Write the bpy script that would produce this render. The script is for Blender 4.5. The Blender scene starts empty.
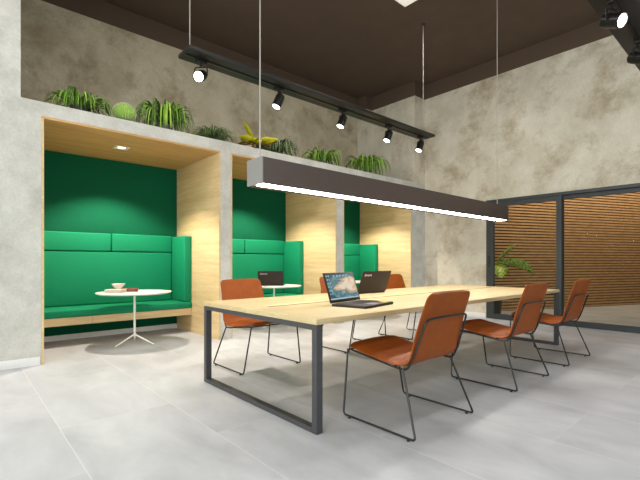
import bpy, bmesh, math, random
from mathutils import Vector, Matrix, Quaternion

scene = bpy.context.scene
COL = scene.collection
PI = math.pi
R = math.radians

# ------------------------------------------------------------------ materials
def hx(r, g, b):
    f = lambda v: (v/255/12.92) if v/255 <= .04045 else ((v/255+.055)/1.055)**2.4
    return (f(r), f(g), f(b), 1)

def new_mat(name):
    m = bpy.data.materials.new(name); m.use_nodes = True
    nt = m.node_tree; b = nt.nodes['Principled BSDF']
    return m, nt, b

def N(nt, typ, **kw):
    n = nt.nodes.new(typ)
    for k, v in kw.items():
        if k in n.inputs: n.inputs[k].default_value = v
        else: setattr(n, k, v)
    return n

def ramp(nt, stops):
    n = nt.nodes.new('ShaderNodeValToRGB')
    cr = n.color_ramp
    while len(cr.elements) < len(stops): cr.elements.new(.5)
    for e, (p, c) in zip(cr.elements, stops): e.position = p; e.color = c
    return n

def mathn(nt, op, a, b=None, c=None):
    n = nt.nodes.new('ShaderNodeMath'); n.operation = op
    for i, v in enumerate((a, b, c)):
        if v is None: continue
        if hasattr(v, 'is_output'): nt.links.new(v, n.inputs[i])
        else: n.inputs[i].default_value = v
    return n.outputs[0]

def mix(nt, fac, a, b, blend='MIX'):
    n = nt.nodes.new('ShaderNodeMix'); n.data_type = 'RGBA'; n.blend_type = blend
    for s, v in ((0, fac), (6, a), (7, b)):
        if hasattr(v, 'is_output'): nt.links.new(v, n.inputs[s])
        else: n.inputs[s].default_value = v
    return n.outputs[2]

def plain(name, rgb, rough=.5, metal=0., vary=.06, scale=30, bump=0., bscale=200, spec=.5):
    m, nt, b = new_mat(name)
    tc = N(nt, 'ShaderNodeTexCoord')
    nz = N(nt, 'ShaderNodeTexNoise', Scale=scale, Detail=4.)
    nt.links.new(tc.outputs['Object'], nz.inputs['Vector'])
    c = hx(*rgb)
    lo = tuple(v*(1-vary) for v in c[:3])+(1,); hi = tuple(min(1, v*(1+vary)) for v in c[:3])+(1,)
    r = ramp(nt, [(.3, lo), (.7, hi)])
    nt.links.new(nz.outputs['Fac'], r.inputs['Fac'])
    nt.links.new(r.outputs['Color'], b.inputs['Base Color'])
    b.inputs['Roughness'].default_value = rough; b.inputs['Metallic'].default_value = metal
    b.inputs['Specular IOR Level'].default_value = spec
    if bump:
        n2 = N(nt, 'ShaderNodeTexNoise', Scale=bscale, Detail=3.)
        nt.links.new(tc.outputs['Object'], n2.inputs['Vector'])
        bp = N(nt, 'ShaderNodeBump', Strength=bump, Distance=.004)
        nt.links.new(n2.outputs['Fac'], bp.inputs['Height']); nt.links.new(bp.outputs['Normal'], b.inputs['Normal'])
    return m

def emit(name, rgb, strength):
    m, nt, b = new_mat(name)
    b.inputs['Base Color'].default_value = (.8, .8, .8, 1)
    b.inputs['Emission Color'].default_value = hx(*rgb); b.inputs['Emission Strength'].default_value = strength
    return m

def concrete(name, light, dark, stain, band=None, scale=1.3, stain_lo=.5, stain_hi=.78):
    """cast concrete: cloudy tone, brown stains, pores; optional painted band above a height"""
    m, nt, b = new_mat(name)
    g = N(nt, 'ShaderNodeNewGeometry')
    n1 = N(nt, 'ShaderNodeTexNoise', Scale=scale, Detail=8., Roughness=.62)
    n2 = N(nt, 'ShaderNodeTexNoise', Scale=scale*.9, Detail=9., Roughness=.72, Distortion=.12)
    n3 = N(nt, 'ShaderNodeTexNoise', Scale=38., Detail=5., Roughness=.7)
    vo = N(nt, 'ShaderNodeTexVoronoi', Scale=9.)
    for n in (n1, n2, n3, vo): nt.links.new(g.outputs['Position'], n.inputs['Vector'])
    r1 = ramp(nt, [(.32, hx(*dark)), (.66, hx(*light))]); nt.links.new(n1.outputs['Fac'], r1.inputs['Fac'])
    r2 = ramp(nt, [(stain_lo, (0, 0, 0, 1)), (stain_hi, (1, 1, 1, 1))]); nt.links.new(n2.outputs['Fac'], r2.inputs['Fac'])
    col = mix(nt, r2.outputs['Color'], r1.outputs['Color'], hx(*stain))
    r3 = ramp(nt, [(.3, (.82, .82, .82, 1)), (.6, (1, 1, 1, 1))]); nt.links.new(n3.outputs['Fac'], r3.inputs['Fac'])
    col = mix(nt, .7, col, r3.outputs['Color'], 'MULTIPLY')
    rv = ramp(nt, [(.0, (.55, .53, .5, 1)), (.075, (1, 1, 1, 1))]); nt.links.new(vo.outputs['Distance'], rv.inputs['Fac'])
    col = mix(nt, .6, col, rv.outputs['Color'], 'MULTIPLY')
    if band:
        sx = N(nt, 'ShaderNodeSeparateXYZ'); nt.links.new(g.outputs['Position'], sx.inputs[0])
        f = mathn(nt, 'GREATER_THAN', sx.outputs['Z'], band[0])
        col = mix(nt, f, col, hx(*band[1]))
    nt.links.new(col, b.inputs['Base Color'])
    b.inputs['Roughness'].default_value = .85; b.inputs['Specular IOR Level'].default_value = .25
    bp = N(nt, 'ShaderNodeBump', Strength=.35, Distance=.01)
    nt.links.new(n3.outputs['Fac'], bp.inputs['Height']); nt.links.new(bp.outputs['Normal'], b.inputs['Normal'])
    return m

def wood(name, a, bcol, axis='X', rough=.5, fine=1.):
    """pale oak board, grain running along the given object axis"""
    m, nt, b = new_mat(name)
    g = N(nt, 'ShaderNodeNewGeometry')
    mp = N(nt, 'ShaderNodeMapping')
    s = {'X': (.9, 14, 14), 'Y': (14, .9, 14), 'Z': (14, 14, .9)}[axis]
    mp.inputs['Scale'].default_value = tuple(v*fine for v in s)
    nt.links.new(g.outputs['Position'], mp.inputs['Vector'])
    n1 = N(nt, 'ShaderNodeTexNoise', Scale=1., Detail=7., Roughness=.6, Distortion=.5)
    n2 = N(nt, 'ShaderNodeTexNoise', Scale=4.5, Detail=4., Roughness=.7)
    nt.links.new(mp.outputs['Vector'], n1.inputs['Vector']); nt.links.new(mp.outputs['Vector'], n2.inputs['Vector'])
    r1 = ramp(nt, [(.28, hx(*bcol)), (.7, hx(*a))]); nt.links.new(n1.outputs['Fac'], r1.inputs['Fac'])
    r2 = ramp(nt, [(.3, (.86, .83, .78, 1)), (.6, (1, 1, 1, 1))]); nt.links.new(n2.outputs['Fac'], r2.inputs['Fac'])
    col = mix(nt, .8, r1.outputs['Color'], r2.outputs['Color'], 'MULTIPLY')
    nt.links.new(col, b.inputs['Base Color'])
    b.inputs['Roughness'].default_value = rough
    return m

def floor_material():
    m, nt, b = new_mat('grey floor tile')
    g = N(nt, 'ShaderNodeNewGeometry'); sx = N(nt, 'ShaderNodeSeparateXYZ')
    nt.links.new(g.outputs['Position'], sx.inputs[0])
    u = mathn(nt, 'DIVIDE', mathn(nt, 'ADD', sx.outputs['X'], 40*.755-.53), .755)
    iu = mathn(nt, 'FLOOR', u)
    off = mathn(nt, 'MULTIPLY', mathn(nt, 'MODULO', iu, 2.), .5)
    v = mathn(nt, 'ADD', mathn(nt, 'DIVIDE', mathn(nt, 'ADD', sx.outputs['Y'], 40*1.51-.2), 1.51), off)
    iv = mathn(nt, 'FLOOR', v)
    eu = mathn(nt, 'ABSOLUTE', mathn(nt, 'SUBTRACT', mathn(nt, 'SUBTRACT', u, iu), .5))
    ev = mathn(nt, 'ABSOLUTE', mathn(nt, 'SUBTRACT', mathn(nt, 'SUBTRACT', v, iv), .5))
    gu = mathn(nt, 'GREATER_THAN', eu, .4962); gv = mathn(nt, 'GREATER_THAN', ev, .4977)
    grout = mathn(nt, 'MAXIMUM', gu, mathn(nt, 'MULTIPLY', gv, .35))
    cv = N(nt, 'ShaderNodeCombineXYZ'); nt.links.new(iu, cv.inputs[0]); nt.links.new(iv, cv.inputs[1])
    wn = N(nt, 'ShaderNodeTexWhiteNoise'); wn.noise_dimensions = '3D'; nt.links.new(cv.outputs[0], wn.inputs['Vector'])
    mp = N(nt, 'ShaderNodeMapping'); mp.inputs['Scale'].default_value = (1.6, .8, 1)
    ad = N(nt, 'ShaderNodeVectorMath', operation='MULTIPLY_ADD')
    nt.links.new(cv.outputs[0], ad.inputs[0]); ad.inputs[1].default_value = (7.3, 3.7, 0)
    nt.links.new(g.outputs['Position'], ad.inputs[2]); nt.links.new(ad.outputs[0], mp.inputs['Vector'])
    n1 = N(nt, 'ShaderNodeTexNoise', Scale=1.5, Detail=7., Roughness=.6, Distortion=.4)
    nt.links.new(mp.outputs[0], n1.inputs['Vector'])
    r1 = ramp(nt, [(.3, hx(172, 173, 177)), (.5, hx(188, 189, 193)), (.72, hx(203, 204, 207))])
    nt.links.new(n1.outputs['Fac'], r1.inputs['Fac'])
    rw = ramp(nt, [(0, (.97, .97, .97, 1)), (1, (1, 1, 1, 1))]); nt.links.new(wn.outputs['Value'], rw.inputs['Fac'])
    col = mix(nt, 1., r1.outputs['Color'], rw.outputs['Color'], 'MULTIPLY')
    col = mix(nt, mathn(nt, 'MULTIPLY', grout, .5), col, hx(226, 225, 221))
    nt.links.new(col, b.inputs['Base Color'])
    rr = ramp(nt, [(.3, (.5, .5, .5, 1)), (.7, (.38, .38, .38, 1))]); nt.links.new(n1.outputs['Fac'], rr.inputs['Fac'])
    nt.links.new(rr.outputs['Color'], b.inputs['Roughness'])
    b.inputs['Specular IOR Level'].default_value = .4
    return m

def glass_material(name, tint=(.93, .96, .95, 1)):
    m = bpy.data.materials.new(name); m.use_nodes = True; nt = m.node_tree
    nt.nodes.remove(nt.nodes['Principled BSDF'])
    out = nt.nodes['Material Output']
    t = N(nt, 'ShaderNodeBsdfTransparent'); t.inputs[0].default_value = tint
    gl = N(nt, 'ShaderNodeBsdfGlossy'); gl.inputs['Roughness'].default_value = .02
    fr = N(nt, 'ShaderNodeFresnel'); fr.inputs['IOR'].default_value = 1.04
    mx = N(nt, 'ShaderNodeMixShader')
    nt.links.new(fr.outputs[0], mx.inputs[0]); nt.links.new(t.outputs[0], mx.inputs[1]); nt.links.new(gl.outputs[0], mx.inputs[2])
    nt.links.new(mx.outputs[0], out.inputs['Surface'])
    return m

def leaf_material(name, stops, rough=.45):
    m, nt, b = new_mat(name)
    g = N(nt, 'ShaderNodeNewGeometry')
    r = ramp(nt, stops); r.color_ramp.interpolation = 'LINEAR'
    nt.links.new(g.outputs['Random Per Island'], r.inputs['Fac'])
    nz = N(nt, 'ShaderNodeTexNoise', Scale=25., Detail=3.); nt.links.new(g.outputs['Position'], nz.inputs['Vector'])
    rz = ramp(nt, [(.3, (.75, .78, .7, 1)), (.7, (1, 1, 1, 1))]); nt.links.new(nz.outputs['Fac'], rz.inputs['Fac'])
    c = mix(nt, .7, r.outputs['Color'], rz.outputs['Color'], 'MULTIPLY')
    nt.links.new(c, b.inputs['Base Color']); b.inputs['Roughness'].default_value = rough
    return m

def screen_material():
    """laptop wallpaper: teal and peach swirl, glowing"""
    m, nt, b = new_mat('laptop wallpaper')
    tc = N(nt, 'ShaderNodeTexCoord')
    mp = N(nt, 'ShaderNodeMapping'); mp.inputs['Scale'].default_value = (1, 1, 1)
    nt.links.new(tc.outputs['Generated'], mp.inputs['Vector'])
    nz = N(nt, 'ShaderNodeTexNoise', Scale=2.6, Detail=5., Roughness=.55, Distortion=1.2); nt.links.new(mp.outputs[0], nz.inputs['Vector'])
    sx = N(nt, 'ShaderNodeSeparateXYZ'); nt.links.new(tc.outputs['Generated'], sx.inputs[0])
    # a warm patch centre right, cool around it
    dx = mathn(nt, 'SUBTRACT', sx.outputs['X'], .68); dy = mathn(nt, 'SUBTRACT', sx.outputs['Z'], .5)
    d = mathn(nt, 'SQRT', mathn(nt, 'ADD', mathn(nt, 'MULTIPLY', dx, dx), mathn(nt, 'MULTIPLY', dy, dy)))
    f = mathn(nt, 'ADD', d, mathn(nt, 'MULTIPLY', mathn(nt, 'SUBTRACT', nz.outputs['Fac'], .5), 1.3))
    r = ramp(nt, [(.06, hx(236, 222, 200)), (.22, hx(222, 180, 136)), (.32, hx(150, 160, 150)), (.42, hx(44, 104, 122)), (.54, hx(110, 158, 160)), (.66, hx(24, 80, 96)), (.85, hx(20, 66, 84))])
    nt.links.new(f, r.inputs['Fac'])
    X, Z = sx.outputs['X'], sx.outputs['Z']
    def inside(v, lo, hi): return mathn(nt, 'MULTIPLY', mathn(nt, 'GREATER_THAN', v, lo), mathn(nt, 'LESS_THAN', v, hi))
    def cells(v, n): return mathn(nt, 'FRACT', mathn(nt, 'MULTIPLY', v, n))
    bar = mathn(nt, 'LESS_THAN', Z, .055)
    left = mathn(nt, 'MULTIPLY', mathn(nt, 'MULTIPLY', inside(X, .015, .15), inside(Z, .2, .97)), mathn(nt, 'MULTIPLY', inside(cells(X, 14.8), .25, .75), inside(cells(Z, 7.), .3, .75)))
    top = mathn(nt, 'MULTIPLY', mathn(nt, 'MULTIPLY', inside(X, .2, .8), inside(Z, .91, .97)), inside(cells(X, 9.), .3, .75))
    icon = mathn(nt, 'MAXIMUM', bar, mathn(nt, 'MAXIMUM', left, top))
    wall_ = mix(nt, mathn(nt, 'MULTIPLY', icon, .8), r.outputs['Color'], hx(190, 214, 228))
    b.inputs['Base Color'].default_value = (.01, .01, .01, 1); b.inputs['Roughness'].default_value = .3
    nt.links.new(wall_, b.inputs['Emission Color']); b.inputs['Emission Strength'].default_value = .85
    return m

ZP, ZC = 4.785, 5.11           # painted band height, ceiling height
BROWN = (88, 72, 60)
M = {}
M['floor'] = floor_material()
M['pier'] = concrete('pale cast concrete', (212, 211, 204), (186, 184, 176), (160, 156, 148), scale=4.0, stain_lo=.6, stain_hi=.9)
M['conc'] = concrete('stained concrete', (220, 213, 198), (192, 183, 164), (152, 134, 104), band=(ZP, BROWN), scale=1.5, stain_lo=.5, stain_hi=.74)
M['conc_warm'] = concrete('warm stained concrete', (206, 195, 171), (176, 162, 136), (138, 120, 90), band=(ZP, BROWN), scale=1.7, stain_lo=.5, stain_hi=.74)
M['ceiling'] = plain('dark brown ceiling paint', (90, 76, 66), .9, vary=.05, scale=3, spec=.1)
M['white_paint'] = plain('white skirting paint', (232, 232, 230), .5, vary=.02)
M['plaster'] = plain('plain plaster', (196, 192, 184), .9, vary=.04, scale=4)
M['panel_wood'] = wood('pale oak veneer', (224, 201, 158), (200, 172, 124), 'X', .55)
M['panel_wood_side'] = wood('pale oak veneer side', (224, 201, 158), (200, 172, 124), 'Y', .55)
M['ceil_wood'] = wood('oak veneer ceiling', (214, 172, 112), (182, 138, 84), 'X', .5)
M['table_wood'] = wood('bleached oak top', (214, 194, 150), (196, 174, 128), 'X', .45)
M['slat_wood'] = wood('warm timber slat', (200, 160, 114), (170, 128, 84), 'X', .6)
M['slot_wood'] = wood('brown slot lining', (112, 76, 50), (88, 60, 40), 'X', .6)
M['green'] = plain('green wool upholstery', (0, 130, 90), .75, vary=.07, scale=120, bump=.25, bscale=700, spec=.3)
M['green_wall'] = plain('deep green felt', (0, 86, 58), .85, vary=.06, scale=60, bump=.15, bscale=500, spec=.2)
M['steel'] = plain('dark grey powder coat', (70, 70, 72), .45, metal=.2, vary=.04)
M['rod'] = plain('black steel rod', (46, 44, 42), .38, metal=.4, vary=.04)
M['leather'] = plain('burnt orange leather', (142, 68, 8), .55, vary=.1, scale=14, bump=.2, bscale=260, spec=.25)
M['white_table'] = plain('white lacquer', (236, 233, 226), .35, vary=.015)
M['alu'] = plain('dark grey door frame', (58, 62, 64), .45, metal=.3, vary=.04)
M['pendant'] = plain('bronze grey pendant housing', (88, 75, 70), .42, metal=.35, vary=.03)
M['pendant_end'] = plain('grey end plate', (138, 136, 134), .5, metal=.2, vary=.03)
M['track'] = plain('black track paint', (28, 26, 24), .5, metal=.2, vary=.04)
M['lamp'] = plain('black lamp body', (40, 38, 37), .35, metal=.5, vary=.04)
M['cable'] = plain('pale steel cable', (168, 162, 152), .4, metal=.3, vary=.02)
M['laptop'] = plain('dark laptop shell', (44, 36, 32), .5, metal=.0, vary=.04, spec=.25)
M['keys'] = plain('black keys', (30, 28, 28), .5)
M['pad'] = plain('grey touchpad', (120, 116, 118), .4)
M['sticker'] = plain('yellow sticker', (214, 196, 40), .5)
M['silver'] = plain('silver lettering', (225, 225, 225), .35, metal=.2, vary=.01)
M['screen'] = screen_material()
M['taskbar'] = emit('taskbar glow', (170, 205, 225), .7)
M['led'] = emit('pendant diffuser', (255, 249, 240), 30.)
M['lens'] = emit('lit lamp lens', (255, 248, 235), 8.)
M['down_lens'] = emit('downlight lens', (255, 226, 180), 3.)
M['ceil_panel'] = emit('ceiling panel diffuser', (255, 240, 220), .5)
M['glass'] = glass_material('clear glass')
M['paper'] = plain('white book cover', (238, 226, 214), .6, vary=.03)
M['page'] = plain('page edges', (205, 196, 182), .8, vary=.05, scale=200)
M['redbrown'] = plain('reddish brown cover', (120, 52, 38), .5)
M['ceramic'] = plain('white ceramic', (240, 226, 216), .25, vary=.01)
M['pot_grey'] = plain('grey planter', (112, 108, 102), .7)
M['pot_dark'] = plain('dark planter', (60, 54, 48), .6)
M['soil'] = plain('potting soil', (48, 36, 26), .95, vary=.3, scale=90)
M['spider'] = leaf_material('spider plant leaf', [(0, hx(48, 72, 26)), (.35, hx(84, 122, 36)), (.6, hx(132, 184, 48)), (1, hx(186, 222, 92))])
M['fine'] = leaf_material('fine grass leaf', [(0, hx(52, 74, 36)), (.5, hx(92, 118, 60)), (1, hx(150, 172, 100))])
M['vari'] = leaf_material('variegated leaf', [(0, hx(40, 62, 34)), (.45, hx(78, 104, 52)), (.75, hx(150, 168, 96)), (1, hx(218, 224, 192))])
M['yellow'] = leaf_material('yellow leaf', [(0, hx(170, 140, 34)), (.35, hx(206, 196, 30)), (1, hx(228, 220, 40))])
M['rust'] = leaf_material('rust leaf', [(0, hx(104, 78, 30)), (1, hx(150, 120, 40))])
M['cactus'] = plain('light green cactus skin', (150, 190, 78), .6, vary=.12, scale=40)
M['spine'] = plain('pale cactus spines', (232, 236, 200), .6)
M['dieff'] = None

def dieff_material():
    m, nt, b = new_mat('speckled broad leaf')
    g = N(nt, 'ShaderNodeNewGeometry')
    nz = N(nt, 'ShaderNodeTexNoise', Scale=34., Detail=3.); nt.links.new(g.outputs['Position'], nz.inputs['Vector'])
    r = ramp(nt, [(.38, hx(96, 126, 40)), (.5, hx(176, 196, 74)), (.62, hx(222, 228, 130))])
    nt.links.new(nz.outputs['Fac'], r.inputs['Fac'])
    r2 = ramp(nt, [(0, (.25, .3, .2, 1)), (.5, (1, 1, 1, 1))]); nt.links.new(g.outputs['Random Per Island'], r2.inputs['Fac'])
    nt.links.new(mix(nt, 1., r.outputs['Color'], r2.outputs['Color'], 'MULTIPLY'), b.inputs['Base Color'])
    b.inputs['Roughness'].default_value = .4
    return m
M['dieff'] = dieff_material()

# ------------------------------------------------------------------ mesh helpers
class MB:
    def __init__(s): s.bm = bmesh.new()
    def box(s, x0, x1, y0, y1, z0, z1, bevel=0., seg=2, mat=None):
        t = bmesh.new(); bmesh.ops.create_cube(t, size=1)
        for v in t.verts:
            v.co = Vector(((x0+x1)/2+v.co.x*(x1-x0), (y0+y1)/2+v.co.y*(y1-y0), (z0+z1)/2+v.co.z*(z1-z0)))
        if bevel: bmesh.ops.bevel(t, geom=t.edges[:], offset=bevel, segments=seg, profile=.5, affect='EDGES')
        return s.merge(t, mat)
    def merge(s, t, mat=None):
        if mat is not None: t.transform(mat)
        me = bpy.data.meshes.new('tmp'); t.to_mesh(me); t.free(); s.bm.from_mesh(me); bpy.data.meshes.remove(me)
        return s
    def tube(s, pts, r, n=8, closed=False):
        pts = [Vector(p) for p in pts]; m = len(pts); rings = []
        tang = []
        for i in range(m):
            if closed: t = (pts[(i+1) % m]-pts[i-1])
            else: t = pts[min(i+1, m-1)]-pts[max(i-1, 0)]
            tang.append(t.normalized())
        up = Vector((0, 0, 1)) if abs(tang[0].z) < .9 else Vector((1, 0, 0))
        nrm = (up-tang[0]*up.dot(tang[0])).normalized()
        for i in range(m):
            nrm = (nrm-tang[i]*nrm.dot(tang[i])).normalized(); bi = tang[i].cross(nrm)
            rr = r[i] if isinstance(r, (list, tuple)) else r
            rings.append([s.bm.verts.new(pts[i]+(nrm*math.cos(2*PI*k/n)+bi*math.sin(2*PI*k/n))*rr) for k in range(n)])
        for i in range(m if closed else m-1):
            a, b = rings[i], rings[(i+1) % m]
            for k in range(n): s.bm.faces.new((a[k], a[(k+1) % n], b[(k+1) % n], b[k]))
        if not closed:
            s.bm.faces.new(rings[0][::-1]); s.bm.faces.new(rings[-1])
        return s
    def lathe(s, prof, n=32, mat=None):
        """prof: list of (radius, z), from bottom to top; closed where radius is 0"""
        t = bmesh.new(); rings = []
        for r, z in prof:
            if r < 1e-6: rings.append([t.verts.new((0, 0, z))])
            else: rings.append([t.verts.new((r*math.cos(2*PI*k/n), r*math.sin(2*PI*k/n), z)) for k in range(n)])
        for a, b in zip(rings, rings[1:]):
            for k in range(n):
                k2 = (k+1) % n
                if len(a) == 1 and len(b) == 1: continue
                if len(a) == 1: t.faces.new((a[0], b[k2], b[k]))
                elif len(b) == 1: t.faces.new((a[k], a[k2], b[0]))
                else: t.faces.new((a[k], a[k2], b[k2], b[k]))
        return s.merge(t, mat)
    def leaf(s, pts, width, side, cup=.25, tipw=.05):
        """a blade along pts; width(t) half width; side = sideways vector"""
        n = len(pts); rows = []
        for i, p in enumerate(pts):
            p = Vector(p); w = width(i/(n-1))
            t = (Vector(pts[min(i+1, n-1)])-Vector(pts[max(i-1, 0)])).normalized()
            sd = (Vector(side)-t*Vector(side).dot(t)).normalized(); up = sd.cross(t)
            rows.append([s.bm.verts.new(p-sd*w+up*w*cup), s.bm.verts.new(p-up*0), s.bm.verts.new(p+sd*w+up*w*cup)])
        for a, b in zip(rows, rows[1:]):
            s.bm.faces.new((a[0], a[1], b[1], b[0])); s.bm.faces.new((a[1], a[2], b[2], b[1]))
        return s
    def build(s, name, mat, parent=None, loc=(0, 0, 0), smooth=35, solid=0.):
        bmesh.ops.recalc_face_normals(s.bm, faces=s.bm.faces[:]) if not solid else None
        me = bpy.data.meshes.new(name); s.bm.to_mesh(me); s.bm.free()
        o = bpy.data.objects.new(name, me); COL.objects.link(o); o.location = loc
        if mat: me.materials.append(mat)
        me.shade_smooth(); me.set_sharp_from_angle(angle=R(smooth))
        if solid:
            md = o.modifiers.new('thickness', 'SOLIDIFY'); md.thickness = solid; md.offset = 0
        if parent: o.parent = parent
        return o

def fillet(pts, r, n=5, closed=False):
    """round the corners of a polyline"""
    pts = [Vector(p) for p in pts]; out = []; m = len(pts)
    for i, p in enumerate(pts):
        if not closed and i in (0, m-1): out.append(p); continue
        a = pts[i-1]-p; b = pts[(i+1) % m]-p; la, lb = a.length, b.length
        d = min(r, la*.45, lb*.45); A = p+a/la*d; B = p+b/lb*d
        for k in range(n+1):
            t = k/n; out.append(A*(1-t)**2+p*2*t*(1-t)+B*t*t)
    return out

def tag(o, label, cat, group=None):
    o['label'] = label; o['category'] = cat
    if group: o['group'] = group
    return o
def thing(name, label, cat, loc=(0, 0, 0), rz=0., group=None):
    o = bpy.data.objects.new(name, None); COL.objects.link(o); o.empty_display_size = .1
    o.location = loc; o.rotation_euler = (0, 0, rz)
    return tag(o, label, cat, group)
def struct(o):
    o['kind'] = 'structure'; return o
def copy_tree(o, parent=None):
    c = o.copy(); COL.objects.link(c)
    if parent: c.parent = parent
    for ch in list(o.children): copy_tree(ch, c)
    return c
def frame_from(d, up=(0, 0, 1)):
    """rotation whose local -Z looks along d"""
    return Vector(d).to_track_quat('-Z', 'Y').to_matrix().to_4x4()

# ------------------------------------------------------------------ setting
XR, YB, YW = 7.95, 5.37, 6.90           # right wall, booth front, rear wall
XL, YF = -4.2, -3.4                     # left wall, front wall (behind the camera)
P1, P2 = .2, 3.93                       # glass partition opening along the right wall
PT = 2.345                              # partition head height
struct(MB().box(XL-.2, 17.2, YF-.2, 7.2, -.15, 0).build('floor', M['floor']))
struct(MB().box(XL-.2, XR+.15, YF-.2, YW+.15, ZC, ZC+.15).build('ceiling', M['ceiling']))
struct(MB().box(XL-.2, XR+.15, YW, YW+.15, 0, ZC).build('wall_rear', M['conc_warm']))
w = MB()
w.box(XR, XR+.15, P2, YW, 0, ZC); w.box(XR, XR+.15, P1, P2, PT, ZC); w.box(XR, XR+.15, YF-.2, P1, 0, ZC)
struct(w.build('wall_right', M['conc']))

# wall behind the camera and left wall, with tall window openings
WZ0, WZ1 = .15, 4.2
WIN = [('front', 3.0, 6.0), ('front', -1.0, 2.0), ('left', -3.0, -.6), ('left', -.2, 2.2), ('left', 2.6, 5.0)]
def window_wall(side, lo, hi):
    op = sorted((a, b) for sd, a, b in WIN if sd == side)
    w = MB(); xs = [lo]+[v for a in op for v in a]+[hi]
    put = (lambda a, b, z0, z1: w.box(a, b, YF-.2, YF, z0, z1)) if side == 'front' else (lambda a, b, z0, z1: w.box(XL-.2, XL, a, b, z0, z1))
    for a, b in zip(xs[0::2], xs[1::2]): put(a, b, 0, ZC)
    for a, b in op: put(a, b, 0, WZ0); put(a, b, WZ1, ZC)
    struct(w.build('wall_'+side, M['plaster']))
window_wall('front', XL, XR); window_wall('left', YF-.2, YW)
for i, (sd, a, b) in enumerate(WIN):
    def put(m, u0, u1, z0, z1, d0, d1):
        if sd == 'front': m.box(u0, u1, YF-d1, YF-d0, z0, z1)
        else: m.box(XL-d1, XL-d0, u0, u1, z0, z1)
    f = MB()
    for x0, x1, z0, z1 in ((a, a+.06, WZ0, WZ1), (b-.06, b, WZ0, WZ1), (a+.06, b-.06, WZ0, WZ0+.06), (a+.06, b-.06, WZ1-.06, WZ1), ((a+b)/2-.03, (a+b)/2+.03, WZ0+.06, WZ1-.06)):
        put(f, x0, x1, z0, z1, .07, .13)
    wo = struct(f.build('window_%d' % (i+2), M['alu']))
    m = MB(); put(m, a+.055, b-.055, WZ0+.055, WZ1-.055, .095, .105); m.build('pane', M['glass'], wo)

# concrete booth wall: pier, dividers, shelf slab, column
BOOTH = [(.736, 2.84), (3.052, 5.155), (5.372, 7.414)]
BZ, SZ, PTH = 2.69, 2.87, .026          # booth opening height, shelf top, lining thickness
w = MB()
w.box(XL, .528, YB, YW, 0, ZC)
w.box(.528, BOOTH[0][0]-PTH, YB, YW, 0, BZ+PTH)
w.box(BOOTH[0][1]+PTH, BOOTH[1][0]-PTH, YB, YW, 0, BZ+PTH)
w.box(BOOTH[1][1]+PTH, BOOTH[2][0]-PTH, YB, YW, 0, BZ+PTH)
w.box(BOOTH[2][1]+PTH, XR, YB, YW, 0, BZ+PTH)
w.box(.528, XR, YB, YW, BZ+PTH, SZ)
struct(w.build('wall_booth', M['pier']))
w = MB(); w.box(7.57, XR, YB, YW, SZ, ZC); w.box(7.37, 7.57, 6.62, YW, SZ, ZC)
struct(w.build('wall_column', M['conc']))
struct(MB().box(XL, .70, YB-.014, YB, 0, .092, .004).build('baseboard_pier', M['white_paint']))
struct(MB().box(XR-.014, XR, P2+.02, YB-.002, 0, .092, .004).build('baseboard_right', M['white_paint']))

# booths: oak lining with green back
BN = [('first', 'left-hand'), ('second', 'middle'), ('third', 'far right')]
BL = ['left booth', 'middle booth', 'far right booth']
def make_booth(i):
    x0, x1 = BOOTH[i]
    t = thing('booth_lining', 'pale oak lining with deep green back wall of the '+BL[i], 'alcove', ((x0+x1)/2, YB, 0), 0, 'oak lined booths in the concrete wall')
    hw = (x1-x0)/2
    for sgn in (-1, 1):
        a, b = sorted((sgn*hw, sgn*(hw+PTH-.001)))
        MB().box(a, b, -.004, 1.52, 0, BZ, .0015, 1).build('side_panel', M['panel_wood_side'], t)
    MB().box(-hw-PTH+.001, hw+PTH-.001, -.004, 1.52, BZ, BZ+PTH-.001, .0015, 1).build('ceiling_panel', M['ceil_wood'], t)
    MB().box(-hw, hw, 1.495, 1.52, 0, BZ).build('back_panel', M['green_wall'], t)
    MB().box(-hw, hw, 1.48, 1.495, 0, .075, .003).build('skirting', M['white_paint'], t)
    # bench
    s = thing('booth_bench', 'green upholstered bench on an oak board in the '+BL[i], 'bench', ((x0+x1)/2, YB, 0), 0, 'green benches in the booths')
    g = .003; seam = -hw+.68
    for a, b in ((-hw+g, seam-.001), (seam+.001, hw-g)):
        MB().box(a, b, .9, 1.475, .28, .385, .002, 1).build('seat_board', M['panel_wood'], s)
    def cushion(name, a, b, c, d, e, f, r=.022):
        m = MB().box(a, b, c, d, e, f, r, 4)
        return m.build(name, M['green'], s)
    cushion('seat_cushion', -hw+g, hw-g, .885, 1.475, .387, .49)
    cushion('back_cushion', -hw+g, hw-.135, 1.37, 1.475, .492, 1.275)
    k = -hw+1.04
    cushion('headrest', -hw+g, k-.004, 1.36, 1.49, 1.279, 1.55)
    cushion('headrest', k+.004, hw-.135, 1.36, 1.49, 1.279, 1.55)
    cushion('side_cushion', hw-.13, hw-g, .9, 1.475, .492, 1.535)
    # recessed downlight
    d = thing('recessed_downlight', 'small square recessed downlight in the oak ceiling of the '+BL[i], 'light', ((x0+x1)/2-.07, YB+.66, BZ), 0, 'downlights in the booth ceilings')
    b_ = MB()
    for q in ((-.09, .09, -.09, -.06), (-.09, .09, .06, .09), (-.09, -.06, -.06, .06), (.06, .09, -.06, .06)): b_.box(*q, -.006, 0, .0015, 1)
    b_.build('bezel', M['white_paint'], d)
    MB().lathe([(0, -.004), (.045, -.004), (.052, 0), (0, 0)], 24).build('lens', M['down_lens'], d)
    L = bpy.data.lights.new('downlight_beam', 'SPOT'); L.energy = LP['booth']; L.color = (1, .89, .74); L.spot_size = R(118); L.spot_blend = .45; L.shadow_soft_size = .025
    lo = bpy.data.objects.new('downlight_beam', L); COL.objects.link(lo); lo.parent = d; lo.location = (0, 0, -.03)

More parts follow.
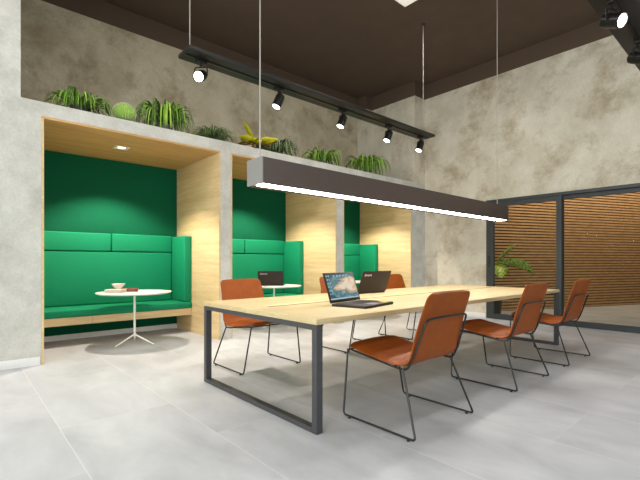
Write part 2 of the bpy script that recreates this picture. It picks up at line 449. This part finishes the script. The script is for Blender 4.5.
# light powers
LP = dict(booth=250., track=50., front=75., left=195., lobby=190., panel=38.)
for i in range(3): make_booth(i)

# ------------------------------------------------------------------ glass partition on the right
px = XR+.05
def rect_frame(m, y0, y1, z0, z1, x0, x1, t, tb=None):
    tb = tb or t
    m.box(x0, x1, y0, y0+t, z0, z1, .002, 1); m.box(x0, x1, y1-t, y1, z0, z1, .002, 1)
    m.box(x0, x1, y0+t, y1-t, z0, z0+tb, .002, 1); m.box(x0, x1, y0+t, y1-t, z1-t, z1, .002, 1)
f = MB(); rect_frame(f, P1, 2.63, 0, PT-.055, px, px+.06, .07, .1)
wn = struct(f.build('window_1', M['alu']))
MB().box(px+.025, px+.033, P1+.065, 2.565, .095, PT-.12).build('pane', M['glass'], wn)
f = MB(); rect_frame(f, 2.565, P2-.002, .004, PT-.055, px-.062, px-.004, .085, .1)
f.box(px-.0615, px-.0045, P2-.15, P2-.086, .104, PT-.14)
dr = struct(f.build('door_1', M['alu']))
MB().box(px-.036, px-.028, 2.64, P2-.148, .1, PT-.135).build('pane', M['glass'], dr)
MB().box(px-.0665, px-.0625, P2-.085, P2-.045, 1.02, 1.24, .0015, 1).build('door_handle', M['keys'], dr)
struct(MB().box(px-.075, px+.075, P1, P2, PT-.055, PT, .002, 1).build('trim_1', M['alu']))

# the lobby beyond: slatted timber wall
struct(MB().box(XR+.15, 17.2, YF-.2, 7.2, 3.75, 3.9).build('ceiling_lobby', M['plaster']))
struct(MB().box(XR+.15, 17.2, 7.0, 7.2, 0, 3.75).build('wall_lobby_rear', M['plaster']))
struct(MB().box(XR+.15, 17.2, YF-.2, YF, 0, 3.75).build('wall_lobby_front', M['plaster']))
struct(MB().box(17.0, 17.2, YF, 7.0, 0, 3.75).build('wall_lobby_right', M['plaster']))
A = Vector((12.06, 3.1, 0)); dv = Vector((.924, -.382, 0)).normalized()
nv = Vector((dv.y, -dv.x, 0))            # towards the glass
sw = MB(); pitch = .068; x_lo, x_hi = -4.1, 4.6

k = 0
while k*pitch+.05 < 3.72:
    sw.box(x_lo, x_hi, -.01, .022, .012+k*pitch, .012+k*pitch+.040); k += 1
sl = sw.build('wall_lobby_slats', M['slat_wood']); struct(sl)
bk = struct(MB().box(x_lo, x_hi, -.06, -.01, 0, 3.74).build('wall_lobby_backing', M['slot_wood'])); bk.parent = sl
sl.matrix_world = Matrix(((dv.x, nv.x, 0, A.x), (dv.y, nv.y, 0, A.y), (0, 0, 1, 0), (0, 0, 0, 1)))

# ------------------------------------------------------------------ the long table
TX0, TX1, TY0, TY1, TZ = 1.745, 6.10, 1.995, 3.605, .75
tb = thing('meeting_table', 'long pale oak meeting table with dark steel sled frames at each end', 'table', ((TX0+TX1)/2, 2.8, 0))
hx_, hy_ = (TX1-TX0)/2, (TY1-TY0)/2
sy0, sy1 = .005, .065                     # cable slot across the middle
MB().box(-hx_, hx_, -hy_, sy0, .712, TZ, .003, 1).build('tabletop', M['table_wood'], tb)
MB().box(-hx_, hx_, sy1, hy_, .712, TZ, .003, 1).build('tabletop', M['table_wood'], tb)
MB().box(-hx_+.2, hx_-.2, sy0+.001, sy1-.001, .715, .7475).build('cable_slot', M['slot_wood'], tb)
for s in (-1, 1):
    a, b = sorted((s*hx_, s*(hx_-.2))); MB().box(a, b, sy0+.0005, sy1-.0005, .712, TZ-.0005).build('end_board', M['table_wood'], tb)
for s in (-1, 1):
    m = MB(); xa, xb = sorted((s*(hx_-.004), s*(hx_-.059))); q = .048
    m.box(xa, xb, -hy_+.004, -hy_+.004+q, 0, .711, .002, 1); m.box(xa, xb, hy_-.004-q, hy_-.004, 0, .711, .002, 1)
    m.box(xa, xb, -hy_+.004+q, hy_-.004-q, 0, .036, .002, 1); m.box(xa, xb, -hy_+.004+q, hy_-.004-q, .675, .711, .002, 1)
    m.build('leg_frame', M['steel'], tb)
for y in (-.45, .4): MB().box(-hx_+.06, hx_-.06, y, y+.05, .66, .711).build('under_rail', M['steel'], tb)

# ------------------------------------------------------------------ chairs
def shell(rows, th, name, parent):
    """rows: list of (y, z, halfwidth, dish); a padded sheet with rolled edge"""
    nx = 12; n = len(rows); m = MB(); top, bot, rim = [], [], []
    P = []
    for i, (y, z, w, d) in enumerate(rows):
        a = Vector((0, rows[max(i-1, 0)][0], rows[max(i-1, 0)][1])); b = Vector((0, rows[min(i+1, n-1)][0], rows[min(i+1, n-1)][1]))
        t = (b-a).normalized(); nr = Vector((1, 0, 0)).cross(t); P.append((Vector((0, y, z)), nr, w, d, t))
    for (p, nr, w, d, t) in P:
        r1, r2 = [], []
        for j in range(nx+1):
            u = -1+2*j/nx; edge = .25 if j in (0, nx) else 1.
            c = p+Vector((u*w, 0, 0))-nr*(d*u*u)
            r1.append(m.bm.verts.new(c-nr*th*.5*edge)); r2.append(m.bm.verts.new(c+nr*th*.5*edge))
        top.append(r1); bot.append(r2)
    for i in range(n-1):
        for j in range(nx):
            m.bm.faces.new((top[i][j], top[i][j+1], top[i+1][j+1], top[i+1][j]))
            m.bm.faces.new((bot[i][j+1], bot[i][j], bot[i+1][j], bot[i+1][j+1]))
        m.bm.faces.new((top[i][0], top[i+1][0], bot[i+1][0], bot[i][0]))
        m.bm.faces.new((top[i+1][nx], top[i][nx], bot[i][nx], bot[i+1][nx]))
    for i in (0, n-1):
        for j in range(nx): m.bm.faces.new((top[i][j+1], top[i][j], bot[i][j], bot[i][j+1]) if i == 0 else (top[i][j], top[i][j+1], bot[i][j+1], bot[i][j]))
    return m.build(name, M['leather'], parent, smooth=60)

def bez(p0, p1, p2, n):
    return [tuple(p0[k]*(1-t)**2+2*t*(1-t)*p1[k]+p2[k]*t*t for k in range(len(p0))) for t in [i/n for i in range(n+1)]]

def make_chair(label, group):
    c = thing('dining_chair', label, 'chair', (0, 0, 0), 0, group)
    # seat: raised front edge, dips to the back, then a soft bend up into the backrest
    rows = []
    for d in (0, .004, .012, .025, .045, .08, .13, .18, .24, .30, .36, .41, .445):
        y = .35-d; t = d/.445; rc = .03
        w = .284+.004*t-(rc*(1-math.sqrt(max(0, 1-(1-d/rc)**2))) if d < rc else 0)
        rows.append((y, .512-.062*t-.008*math.sin(PI*t)-(.006*(1-d/.03) if d < .03 else 0), w, -.010))
    bend = bez((-.095, .450), (-.178, .442), (-.205, .50), 6)
    for (y, z) in bend[1:4]: rows.append((y, z, .288, -.008))
    shell(rows, .034, 'seat', c)
    rows = [(y, z, .288, -.008) for (y, z) in bend[3:]]
    for t in [i/10 for i in range(1, 9)]+[.86, .90, .925, .945, .962, .976, .987, .995, 1.]:
        y = -.205-.122*t+.010*math.sin(PI*t); z = .50+.422*t
        e = (1-t)*.44; w = .288-.028*t; rc = .042
        if e < rc: w -= rc*(1-math.sqrt(max(0, 1-(1-e/rc)**2)))
        rows.append((y, z, w, -.010))
    shell(rows, .030, 'backrest', c)
    # rod frame under the seat and up the back
    r = .0075
    half = [(.274, .335, .474), (.276, -.07, .420), (.276, -.180, .412), (.270, -.228, .50), (.248, -.312, .752)]
    path = [(-x, y, z) for x, y, z in half]+[(-.12, -.326, .760), (.12, -.326, .760)]+[(x, y, z) for x, y, z in half[::-1]]
    m = MB().tube(fillet(path, .04), r)
    m.tube([(-.274, .332, .474), (.274, .332, .474)], r*.9); m.tube([(-.276, -.07, .420), (.276, -.07, .420)], r*.9)
    m.build('back_frame', M['rod'], c)
    for s in (-1, 1):
        xb = s*.357
        path = [(s*.284, .346, .476), (xb, .320, .0165), (xb, -.305, .0165), (s*.284, -.155, .424)]
        m = MB().tube(fillet(path, .028), r)
        leg = m.build('sled_leg', M['rod'], c)
        for y in (.26, -.25):
            MB().lathe([(0, 0), (.010, 0), (.011, .004), (.009, .0105), (0, .0105)], 10, Matrix.Translation((xb, y, 0))).build('glide', M['keys'], leg)
    return c

CX = [2.475, 3.945, 5.235]
near = ['orange leather chair seen from behind, nearest the viewer', 'orange leather chair seen from behind, middle of the three on the near side', 'orange leather chair seen from behind, nearest the glass wall']
far = ['orange leather chair facing the viewer across the table, leftmost, in front of the left divider', 'orange leather chair across the table, mostly hidden behind the lit laptop screen', 'orange leather chair across the table, half hidden by the laptop seen from the back']
proto = None
for i in range(3):
    for (lab, y, rz) in ((near[i], 1.802, 0), (far[i], 3.825, PI)):
        if proto is None: proto = make_chair(lab, 'orange chairs around the long table'); c = proto
        else: c = copy_tree(proto)
        c['label'] = lab; c.location = (CX[i], y, 0); c.rotation_euler = (0, 0, rz)

# ------------------------------------------------------------------ round booth tables
def make_round(label):
    t = thing('round_table', label, 'table', (0, 0, 0), 0, 'white round tables in the booths')
    rr, z = .475, .715
    MB().lathe([(0, z-.024), (rr-.03, z-.024), (rr-.008, z-.016), (rr, z-.006), (rr-.003, z-.001), (rr-.012, z), (0, z)], 72).build('tabletop', M['white_table'], t)
    MB().lathe([(0, .09), (.0145, .09), (.0145, z-.04), (.06, z-.03), (.06, z-.0245), (0, z-.0245)], 20).build('stem', M['white_table'], t)
    for k in range(3):
        a = R(192.6+120*k); dx, dy = math.cos(a), math.sin(a)
        pts = bez((0, 0, .14), (dx*.05, dy*.05, .11), (dx*.27, dy*.27, .0085), 8)
        m = MB().tube(pts, [.012]*4+[.011]*3+[.009, .008], 8)
        m.build('foot', M['white_table'], t)
    return t
TC = [(1.84, 5.87), (4.15, 5.86), (6.43, 5.80)]
TL = ['white round table carrying the books and bowl in the left booth', 'white round table carrying a dark laptop in the middle booth', 'bare white round table in the far right booth, behind the laptops']
proto = make_round(TL[0]); proto.location = (*TC[0], 0)
for i in (1, 2):
    c = copy_tree(proto); c.location = (*TC[i], 0); c['label'] = TL[i]

# books and bowl on the first table
def book(name, label, loc, rz, w, d, h, mat):
    t = thing(name, label, 'book', loc, rz, None)
    MB().box(-w/2, w/2, -d/2, d/2, 0, .003, .001, 1).build('cover', mat, t)
    MB().box(-w/2, w/2, -d/2, d/2, h-.003, h, .001, 1).build('cover', mat, t)
    MB().box(-w/2, -w/2+.003, -d/2, d/2, .003, h-.003).build('spine', mat, t)
    MB().box(-w/2+.003, w/2-.005, -d/2+.004, d/2-.004, .003, h-.003).build('pages', M['page'], t)
book('book', 'cream covered book lying on the white round table under the bowl', (1.595, 5.84, .715), R(-40), .21, .18, .046, M['paper'])
book('book', 'reddish brown book lying flat on the white round table behind the cream book', (1.785, 5.985, .715), R(68), .17, .27, .042, M['redbrown'])
bw = MB().lathe([(0, 0), (.03, 0), (.034, .008), (.055, .026), (.080, .056), (.085, .070), (.081, .070), (.074, .056), (.05, .030), (0, .014)], 32)
o = bw.build('bowl', M['ceramic'], None, (1.635, 5.875, .7612)); tag(o, 'small white ceramic bowl standing on the cream book', 'bowl')

# ------------------------------------------------------------------ laptops
def text_mesh(name, s, size, mat, parent, mtx):
    cu = bpy.data.curves.new('lettering', 'FONT'); cu.body = s; cu.size = size; cu.extrude = .0004; cu.align_x = 'LEFT'
    tmp = bpy.data.objects.new('lettering', cu); COL.objects.link(tmp)
    bpy.context.view_layer.update()
    me = bpy.data.meshes.new_from_object(tmp.evaluated_get(bpy.context.evaluated_depsgraph_get()))
    bpy.data.objects.remove(tmp); bpy.data.curves.remove(cu)
    me.transform(mtx); me.materials.clear(); me.materials.append(mat); me.name = name
    o = bpy.data.objects.new(name, me); COL.objects.link(o); o.parent = parent
    return o
def make_laptop(label, loc, rz, w, d, lid_h, open_deg, sticker=True):
    """hinge along local x at y=0; the base runs to -y; the lid rises at the hinge"""
    t = thing('laptop', label, 'laptop', loc, rz, 'open laptops')
    base = MB().box(-w/2, w/2, -d, 0, 0, .022, .004, 2).build('base', M['laptop'], t)
    k = MB(); nx, ny = 14, 5; kw, kd = w*.86, d*.42
    for j in range(ny):
        for i in range(nx):
            a = -kw/2+kw*i/nx; b = -.035-kd*(j+1)/ny
            k.box(a+.002, a+kw/nx-.002, b+.002, b+kd/ny-.002, .0222, .0245)
    k.build('keyboard', M['keys'], base)
    MB().box(-w*.16, w*.1, -d+.025, -d+.025+d*.27, .0221, .0228).build('touchpad', M['pad'], base)
    if sticker: MB().box(w*.28, w*.43, -d+.02, -d+.02+d*.22, .0221, .0226).build('sticker', M['sticker'], base)
    # lid built in its own plane: x across, z up, screen faces -y
    rot = Matrix.Translation((0, .004, .020)) @ Matrix.Rotation(-R(open_deg-90), 4, 'X')
    m = MB().box(-w/2, w/2, .0, .010, .004, lid_h, .003, 2); m.bm.transform(rot)
    lid = m.build('lid', M['laptop'], t)
    b = .016
    m = MB().box(-w/2+b, w/2-b, -.0012, -.0002, .03, lid_h-b)
    sc = m.build('screen', M['screen'], lid); sc.matrix_local = rot
    # lettering on the back of the lid, read from behind
    mt = Matrix(((-1, 0, 0, w*.5-.04), (0, 0, 1, .0104), (0, 1, 0, lid_h-.06), (0, 0, 0, 1)))
    text_mesh('lettering', 'lenovo', .044, M['silver'], lid, rot @ mt)
    return t
make_laptop('open dark laptop with a lit teal and peach screen near the table front edge', (2.585, 2.546, TZ), R(12), .48, .33, .27, 108)
make_laptop('open dark laptop seen from the back on the long table, beyond the lit screen', (3.70, 3.24, TZ), R(180), .50, .30, .262, 110)
make_laptop('open dark laptop seen from the back on the white round table in the middle booth', (4.05, 5.82, .715), R(138), .43, .28, .235, 100)

# ------------------------------------------------------------------ pendant over the table
PX0, PX1, PY, PZ0, PZ1 = 1.79, 6.13, 2.80, 1.735, 1.945
pd = thing('linear_pendant_lamp', 'long bronze grey box pendant with a bright strip, hanging over the table', 'lamp', ((PX0+PX1)/2, PY, PZ0))
h = (PX1-PX0)/2; pw = .11; ph = PZ1-PZ0; wall = .02
m = MB(); m.box(-h+.012, h-.012, -pw, -pw+.008, 0, ph, .0015, 1); m.box(-h+.012, h-.012, .025, pw, 0, ph, .0015, 1); m.box(-h+.012, h-.012, -pw+.008, .025, .03, ph)
m.build('housing', M['pendant'], pd)
for s in (-1, 1):
    a, b = sorted((s*h, s*(h-.012))); e = MB().box(a, b, -pw, pw, 0, ph, .0015, 1).build('end_plate', M['pendant_end'] if s < 0 else M['pendant'], pd)
MB().box(-h+.04, h-.04, -pw+.010, .022, -.001, .012).build('diffuser', M['led'], pd)
for x in (1.845-(PX0+PX1)/2, 6.0-(PX0+PX1)/2):
    cb = MB().tube([(x, 0, ph), (x, 0, ZC-PZ0-.03)], .006, 6).build('suspension_cable', M['cable'], pd)
    MB().lathe([(0, ZC-PZ0-.03), (.02, ZC-PZ0-.03), (.03, ZC-PZ0-.001), (0, ZC-PZ0-.001)], 16, Matrix.Translation((x, 0, 0))).build('ceiling_cup', M['track'], cb)

# ------------------------------------------------------------------ lighting tracks and their spotlights
def make_track(label, x0, x1, yc, zb, cables):
    t = thing('lighting_track', label, 'light track', ((x0+x1)/2, yc, zb), 0, 'suspended black lighting tracks')
    h = (x1-x0)/2
    m = MB().box(-h, h, -.135, .135, .012, .05, .003, 2)
    m.build('tray', M['track'], t)
    MB().box(-h+.02, h-.02, -.018, .018, 0, .0118).build('power_rail', M['lamp'], t)
    for cx_ in cables:
        x = cx_-(x0+x1)/2
        cb = MB().tube([(x, 0, .05), (x, 0, ZC-zb-.03)], .0055, 6).build('suspension_cable', M['cable'], t)
        MB().lathe([(0, ZC-zb-.03), (.02, ZC-zb-.03), (.03, ZC-zb-.001), (0, ZC-zb-.001)], 16, Matrix.Translation((x, 0, 0))).build('ceiling_cup', M['track'], cb)
    return t
make_track('black suspended lighting track above the booth shelf, carrying five spotlights', 1.725, 6.02, 4.0, 3.205, (1.79, 5.877))
make_track('black suspended lighting track at the upper right corner of the view', 1.725, 6.02, .905, 3.205, (1.79, 5.877))
def make_spot(label, x, yc, zb, aim, power):
    t = thing('track_spotlight', label, 'spotlight', (x, yc, zb-.001), 0, 'black track spotlights')
    MB().box(-.06, .06, -.024, .024, -.03, 0, .004, 2).build('adapter', M['lamp'], t)
    MB().lathe([(0, -.07), (.013, -.07), (.013, -.0305), (0, -.0305)], 12).build('swivel', M['lamp'], t)
    d = Vector(aim).normalized(); q = frame_from(d); piv = Vector((0, 0, -.155))
    side = (q.to_3x3() @ Vector((1, 0, 0)))
    m = MB()
    for sg in (-1, 1):
        m.tube(fillet([Vector((0, 0, -.068)), Vector((0, 0, -.072))+side*.066*sg, piv+side*.066*sg], .02), .007, 6)
    m.build('yoke', M['lamp'], t)
    mt = Matrix.Translation(piv) @ q @ Matrix.Scale(1.18, 4)
    MB().lathe([(0, .07), (.030, .07), (.042, .058), (.046, .03), (.046, -.06), (.049, -.064), (.049, -.078), (.043, -.078), (.041, -.066), (0, -.066)], 24, mt).build('lamp_body', M['lamp'], t)
    MB().lathe([(0, -.074), (.040, -.074), (.041, -.068), (0, -.068)], 24, mt).build('lens', M['lens'], t)
    L = bpy.data.lights.new('spot_beam', 'SPOT'); L.energy = power; L.color = (1, .93, .80); L.spot_size = R(70); L.spot_blend = .8; L.shadow_soft_size = .04
    lo = bpy.data.objects.new('spot_beam', L); COL.objects.link(lo); lo.parent = t; lo.matrix_local = Matrix.Translation(piv+d*.12) @ q
    return t
aims = [(-.60, -.62, -.5)]+[(-.40, .06, -.90)]*4
slab = ['leftmost on the booth track, turned to shine at the viewer', 'second from the left on the booth track, above the yellow plant', 'middle of the five on the booth track', 'second from the right on the booth track', 'at the right end of the booth track']
for i, x in enumerate((1.91, 2.90, 3.97, 4.96, 5.79)):
    make_spot('black track spotlight '+slab[i], x, 4.0, 3.205, aims[i], LP['track'])
make_spot('black track spotlight glaring towards the viewer near the upper right corner', 3.93, .905, 3.205, (-.3, -.85, -.45), LP['track'])
make_spot('black track spotlight cut by the right edge of the view, beyond the glaring one', 4.83, .905, 3.205, (-.3, -.85, -.45), LP['track'])

# white square panel on the ceiling
def make_panel(label, x, y, power):
    cp = thing('ceiling_panel_light', label, 'light', (x, y, ZC), 0, 'square ceiling panel lights')
    MB().box(-.3, .3, -.3, .3, -.03, 0, .004, 1).build('frame', M['white_paint'], cp)
    MB().box(-.28, .28, -.28, .28, -.033, -.0305).build('diffuser', M['ceil_panel'], cp)
    L = bpy.data.lights.new('panel_light', 'AREA'); L.size = .56; L.energy = power; L.color = (1, .98, .95)
    lo = bpy.data.objects.new('panel_light', L); COL.objects.link(lo); lo.parent = cp; lo.location = (0, 0, -.036)
make_panel('white square panel light on the brown ceiling at the top edge', 4.94, 3.60, LP['panel'])
for (x, y, lab) in ((1.9, 3.6, 'above the table end'), (-1.1, 3.6, 'in front of the pier'), (4.94, .4, 'above the aisle behind the chairs'), (1.9, .4, 'above the viewer'), (-1.1, .4, 'left of the viewer')):  # unseen panels, added out of view for ambient light on pier and floor
    make_panel('added unseen square panel light '+lab+'', x, y, LP['panel'])

# ------------------------------------------------------------------ plants
def pot(parent, r, h, mat, z=0.):
    MB().lathe([(0, 0), (r*.78, 0), (r, h), (r-.008, h), (r-.012, h-.02), (0, h-.02)], 28).build('pot', mat, parent)
    MB().lathe([(0, h-.03), (r-.013, h-.03), (r-.014, h-.017), (0, h-.012)], 20).build('soil', M['soil'], parent)
def blades(parent, seed, n, z0, reach, rise, width, mat, name='foliage', droop=1., base_r=.03, zmin=.01, ymax=None):
    rng = random.Random(seed); m = MB()
    for i in range(n):
        a = rng.uniform(0, 2*PI); L = rng.uniform(.45, 1.)*reach; H = rng.uniform(.45, 1.)*rise
        ca, sa = math.cos(a), math.sin(a)
        d = Vector((ca, sa, 0)); k = 12; pts = []
        hang = droop*rng.uniform(.5, 1.)*(rise*.9)
        for j in range(k+1):
            t = j/k
            rad = base_r*.6+L*(1-(1-t)**1.9)
            zz = z0+H*(1-(1-min(t/.5, 1))**2) if t < .5 else z0+H-hang*((t-.5)/.5)**1.8*1.05
            pts.append(d*rad*1.0+Vector((0, 0, max(zz, zmin))))
        w = rng.uniform(.7, 1.15)*width
        m.leaf(pts, lambda t, w=w: w*(.55+.6*min(t*4, 1)*(1-.2*t))*(1-t**3)+.0006, (-sa, ca, 0), .35)
    return m.build(name, mat, parent, smooth=60, solid=.0012)
def broad(parent, leaves, mat, name='foliage'):
    """leaves: (azimuth deg, length, start elevation deg, droop, halfwidth, z0, roll deg)"""
    m = MB()
    for az, L, el, dr, w, z0, roll in leaves:
        a = R(az); d = Vector((math.cos(a), math.sin(a), 0)); k = 12; pts = []
        p = Vector((0, 0, z0)); e = R(el)
        for j in range(k+1):
            pts.append(p.copy()); e2 = e-R(dr)*j/k; p = p+(d*math.cos(e2)+Vector((0, 0, 1))*math.sin(e2))*(L/k)
        sd = Vector((-math.sin(a), math.cos(a), 0))*math.cos(R(roll))+Vector((0, 0, 1))*math.sin(R(roll))
        m.leaf(pts, lambda t: w*max(.10, math.sin(PI*min(1, (t*.97+.03))**1.15))*(1 if t < .98 else .15)+.001, sd, .2)
    return m.build(name, mat, parent, smooth=60, solid=.0016)
def shelf(x, y): return (x, y, SZ+.001)
GP = 'potted plants along the concrete shelf'
t = thing('spider_plant', 'large arching spider plant at the left end of the shelf, beside the pier', 'plant', shelf(1.13, 5.66), 0, GP)
pot(t, .10, .12, M['pot_dark']); blades(t, 3, 120, .11, .39, .155, .0105, M['spider'], droop=1.6)
t = thing('barrel_cactus', 'round light green ribbed cactus between the two large spider plants', 'cactus', shelf(1.63, 5.59), 0, GP)
pot(t, .095, .05, M['pot_grey'])
cm = MB(); ribs = 18; nr = 20; na = ribs*4; cr = .122; ch = .108; grid = []
for i in range(nr+1):
    ph_ = PI*i/nr; row = []
    for k in range(na):
        a = 2*PI*k/na; rib = 1+.075*math.cos(ribs*a)*math.sin(ph_)
        row.append(cm.bm.verts.new((cr*math.sin(ph_)*rib*math.cos(a)+1e-5*math.cos(a), cr*math.sin(ph_)*rib*math.sin(a)+1e-5*math.sin(a), .07+ch-.02+ch*-math.cos(ph_))))
    grid.append(row)
for i in range(nr):
    for k in range(na): cm.bm.faces.new((grid[i][k], grid[i][(k+1) % na], grid[i+1][(k+1) % na], grid[i+1][k]))
body = cm.build('stem', M['cactus'], t, smooth=80)
sm = MB()
for i in range(3, nr):
    for k in range(ribs):
        a = 2*PI*k/ribs; ph_ = PI*(i+.3*(k % 2))/nr; s_ = math.sin(ph_); r0 = cr*s_*(1+.075*s_)
        p = Vector((r0*math.cos(a), r0*math.sin(a), .07+ch-.02-ch*math.cos(ph_))); nrm = Vector((s_*math.cos(a), s_*math.sin(a), -math.cos(ph_)))
        for da in (-.5, 0, .5):
            q = (nrm+Vector((-math.sin(a), math.cos(a), .3))*da).normalized()
            sm.tube([p, p+q*.02], [.0022, .0006], 3)
sm.build('spines', M['spine'], body)
t = thing('spider_plant', 'largest spider plant, with long hanging leaves, just right of the cactus', 'plant', shelf(2.17, 5.68), 0, GP)
pot(t, .115, .13, M['pot_grey']); blades(t, 11, 150, .12, .43, .285, .0115, M['spider'], droop=1.6)
t = thing('grass_plant', 'low dark green tufted grass plant between the largest spider plant and the yellow plant', 'plant', shelf(2.86, 5.62), 0, GP)
pot(t, .08, .07, M['pot_dark']); blades(t, 21, 210, .06, .33, .15, .006, M['fine'], droop=1.)
t = thing('bromeliad', 'plant with upright bright yellow leaves on the shelf beside the pendant cable', 'plant', shelf(3.60, 5.56), 0, GP)
pot(t, .085, .08, M['pot_dark'])
broad(t, [(140, .46, 68, 14, .06, .09, 55), (138, .30, 40, 40, .042, .10, 50), (-42, .38, 34, 40, .045, .10, -55), (228, .30, 62, 125, .05, .10, 0), (190, .28, 40, 80, .04, .10, 35), (60, .26, 55, 70, .03, .09, 0), (-70, .25, 50, 90, .04, .10, -30), (150, .26, 62, 40, .04, .10, 40), (120, .32, 48, 60, .045, .10, 30), (-20, .28, 55, 50, .04, .10, -40), (250, .30, 45, 110, .045, .10, 10), (165, .34, 50, 70, .045, .10, 45), (-55, .30, 50, 70, .045, .10, -45)], M['yellow'])
broad(t, [(145, .40, 40, 100, .028, .085, 40), (-35, .34, 40, 60, .03, .085, -50), (215, .30, 30, 90, .028, .085, 10), (20, .28, 36, 80, .028, .085, 0), (170, .34, 30, 95, .028, .085, 40), (230, .36, 20, 90, .03, .085, 0), (-60, .32, 25, 80, .03, .085, -30), (200, .36, 35, 100, .03, .085, 20)], M['rust'], 'lower_leaves')
t = thing('variegated_plant', 'bushy dark plant with pale leaf edges, right of the yellow leaved plant', 'plant', shelf(4.08, 5.70), 0, GP)
pot(t, .09, .08, M['pot_dark']); blades(t, 33, 230, .07, .40, .21, .010, M['vari'], droop=1.1)
t = thing('spider_plant', 'smaller pale spider plant on the shelf behind the pendant', 'plant', shelf(5.06, 5.62), 0, GP)
pot(t, .09, .09, M['pot_grey']); blades(t, 44, 110, .08, .40, .22, .011, M['spider'], droop=1.5)
t = thing('spider_plant', 'spider plant at the right end of the shelf, next to the column', 'plant', shelf(6.28, 5.62), 0, GP)
pot(t, .10, .11, M['pot_grey']); blades(t, 57, 130, .10, .52, .28, .013, M['spider'], droop=1.5)
# plant beyond the glass
t = thing('potted_dumb_cane', 'broad speckled leaved plant standing behind the sliding glass door', 'plant', (8.62, 4.12, 0), 0)
pot(t, .2, .42, M['pot_dark'])
m = MB(); m.tube([(0, 0, .38), (.02, -.01, .8), (.0, .02, 1.05)], [.022, .018, .012], 8); m.build('stem', M['cactus'], t)
broad(t, [(-40, .72, 58, 30, .07, 1.0, -60), (-46, .98, 34, 95, .11, 1.0, -60), (228, .56, 12, 95, .17, 1.04, 0), (-100, .36, 25, 100, .12, 1.0, -20), (-60, .42, 25, 110, .10, 1.0, -40), (140, .22, 60, 50, .07, .95, 50), (30, .22, 60, 50, .07, .95, 0), (90, .22, 60, 50, .07, .95, 0), (200, .34, 55, 80, .10, .98, 30), (-20, .4, 20, 70, .09, .98, -50), (-50, .3, 0, 60, .12, .99, -30)], M['dieff'])

# ------------------------------------------------------------------ daylight and lobby light
def area(name, loc, aim, sx, sy, power, color):
    L = bpy.data.lights.new(name, 'AREA'); L.shape = 'RECTANGLE'; L.size = sx; L.size_y = sy; L.energy = power; L.color = color
    o = bpy.data.objects.new(name, L); COL.objects.link(o)
    o.matrix_world = Matrix.Translation(loc) @ frame_from(aim)
    return o
for sd, a, b in WIN:
    loc, aim = (((a+b)/2, YF-.45, 2.3), (0, 1, -.04)) if sd == 'front' else ((XL-.45, (a+b)/2, 2.3), (1, 0, -.04))
    area('window_daylight', loc, aim, b-a, WZ1-WZ0, LP[sd], (.88, .95, 1.) if sd == 'front' else (1., .985, .955))
area('lobby_ceiling_light', (11.2, 1.9, 3.7), (.75, 1.5, -1.0), 7., .5, LP['lobby'], (1, .84, .64))
wd = bpy.data.worlds.new('sky'); scene.world = wd; wd.use_nodes = True
bg = wd.node_tree.nodes['Background']; bg.inputs[0].default_value = (.75, .86, 1., 1); bg.inputs[1].default_value = .6

# ------------------------------------------------------------------ camera and view
cam = bpy.data.cameras.new('camera'); co = bpy.data.objects.new('camera', cam); COL.objects.link(co)
cam.sensor_width = 36; cam.lens = 411.2/640*36; cam.shift_y = 22/640; cam.clip_start = .05
co.location = (0, 0, 1.12); co.rotation_euler = (R(90), 0, -R(90-48.3295))
scene.camera = co
vs = scene.view_settings
vs.view_transform = 'Standard'; vs.look = 'None'; vs.gamma = 1; vs.use_curve_mapping = False; vs.exposure = 0.
scene.cycles.max_bounces = 8; scene.cycles.diffuse_bounces = 5; scene.cycles.sample_clamp_indirect = 4.
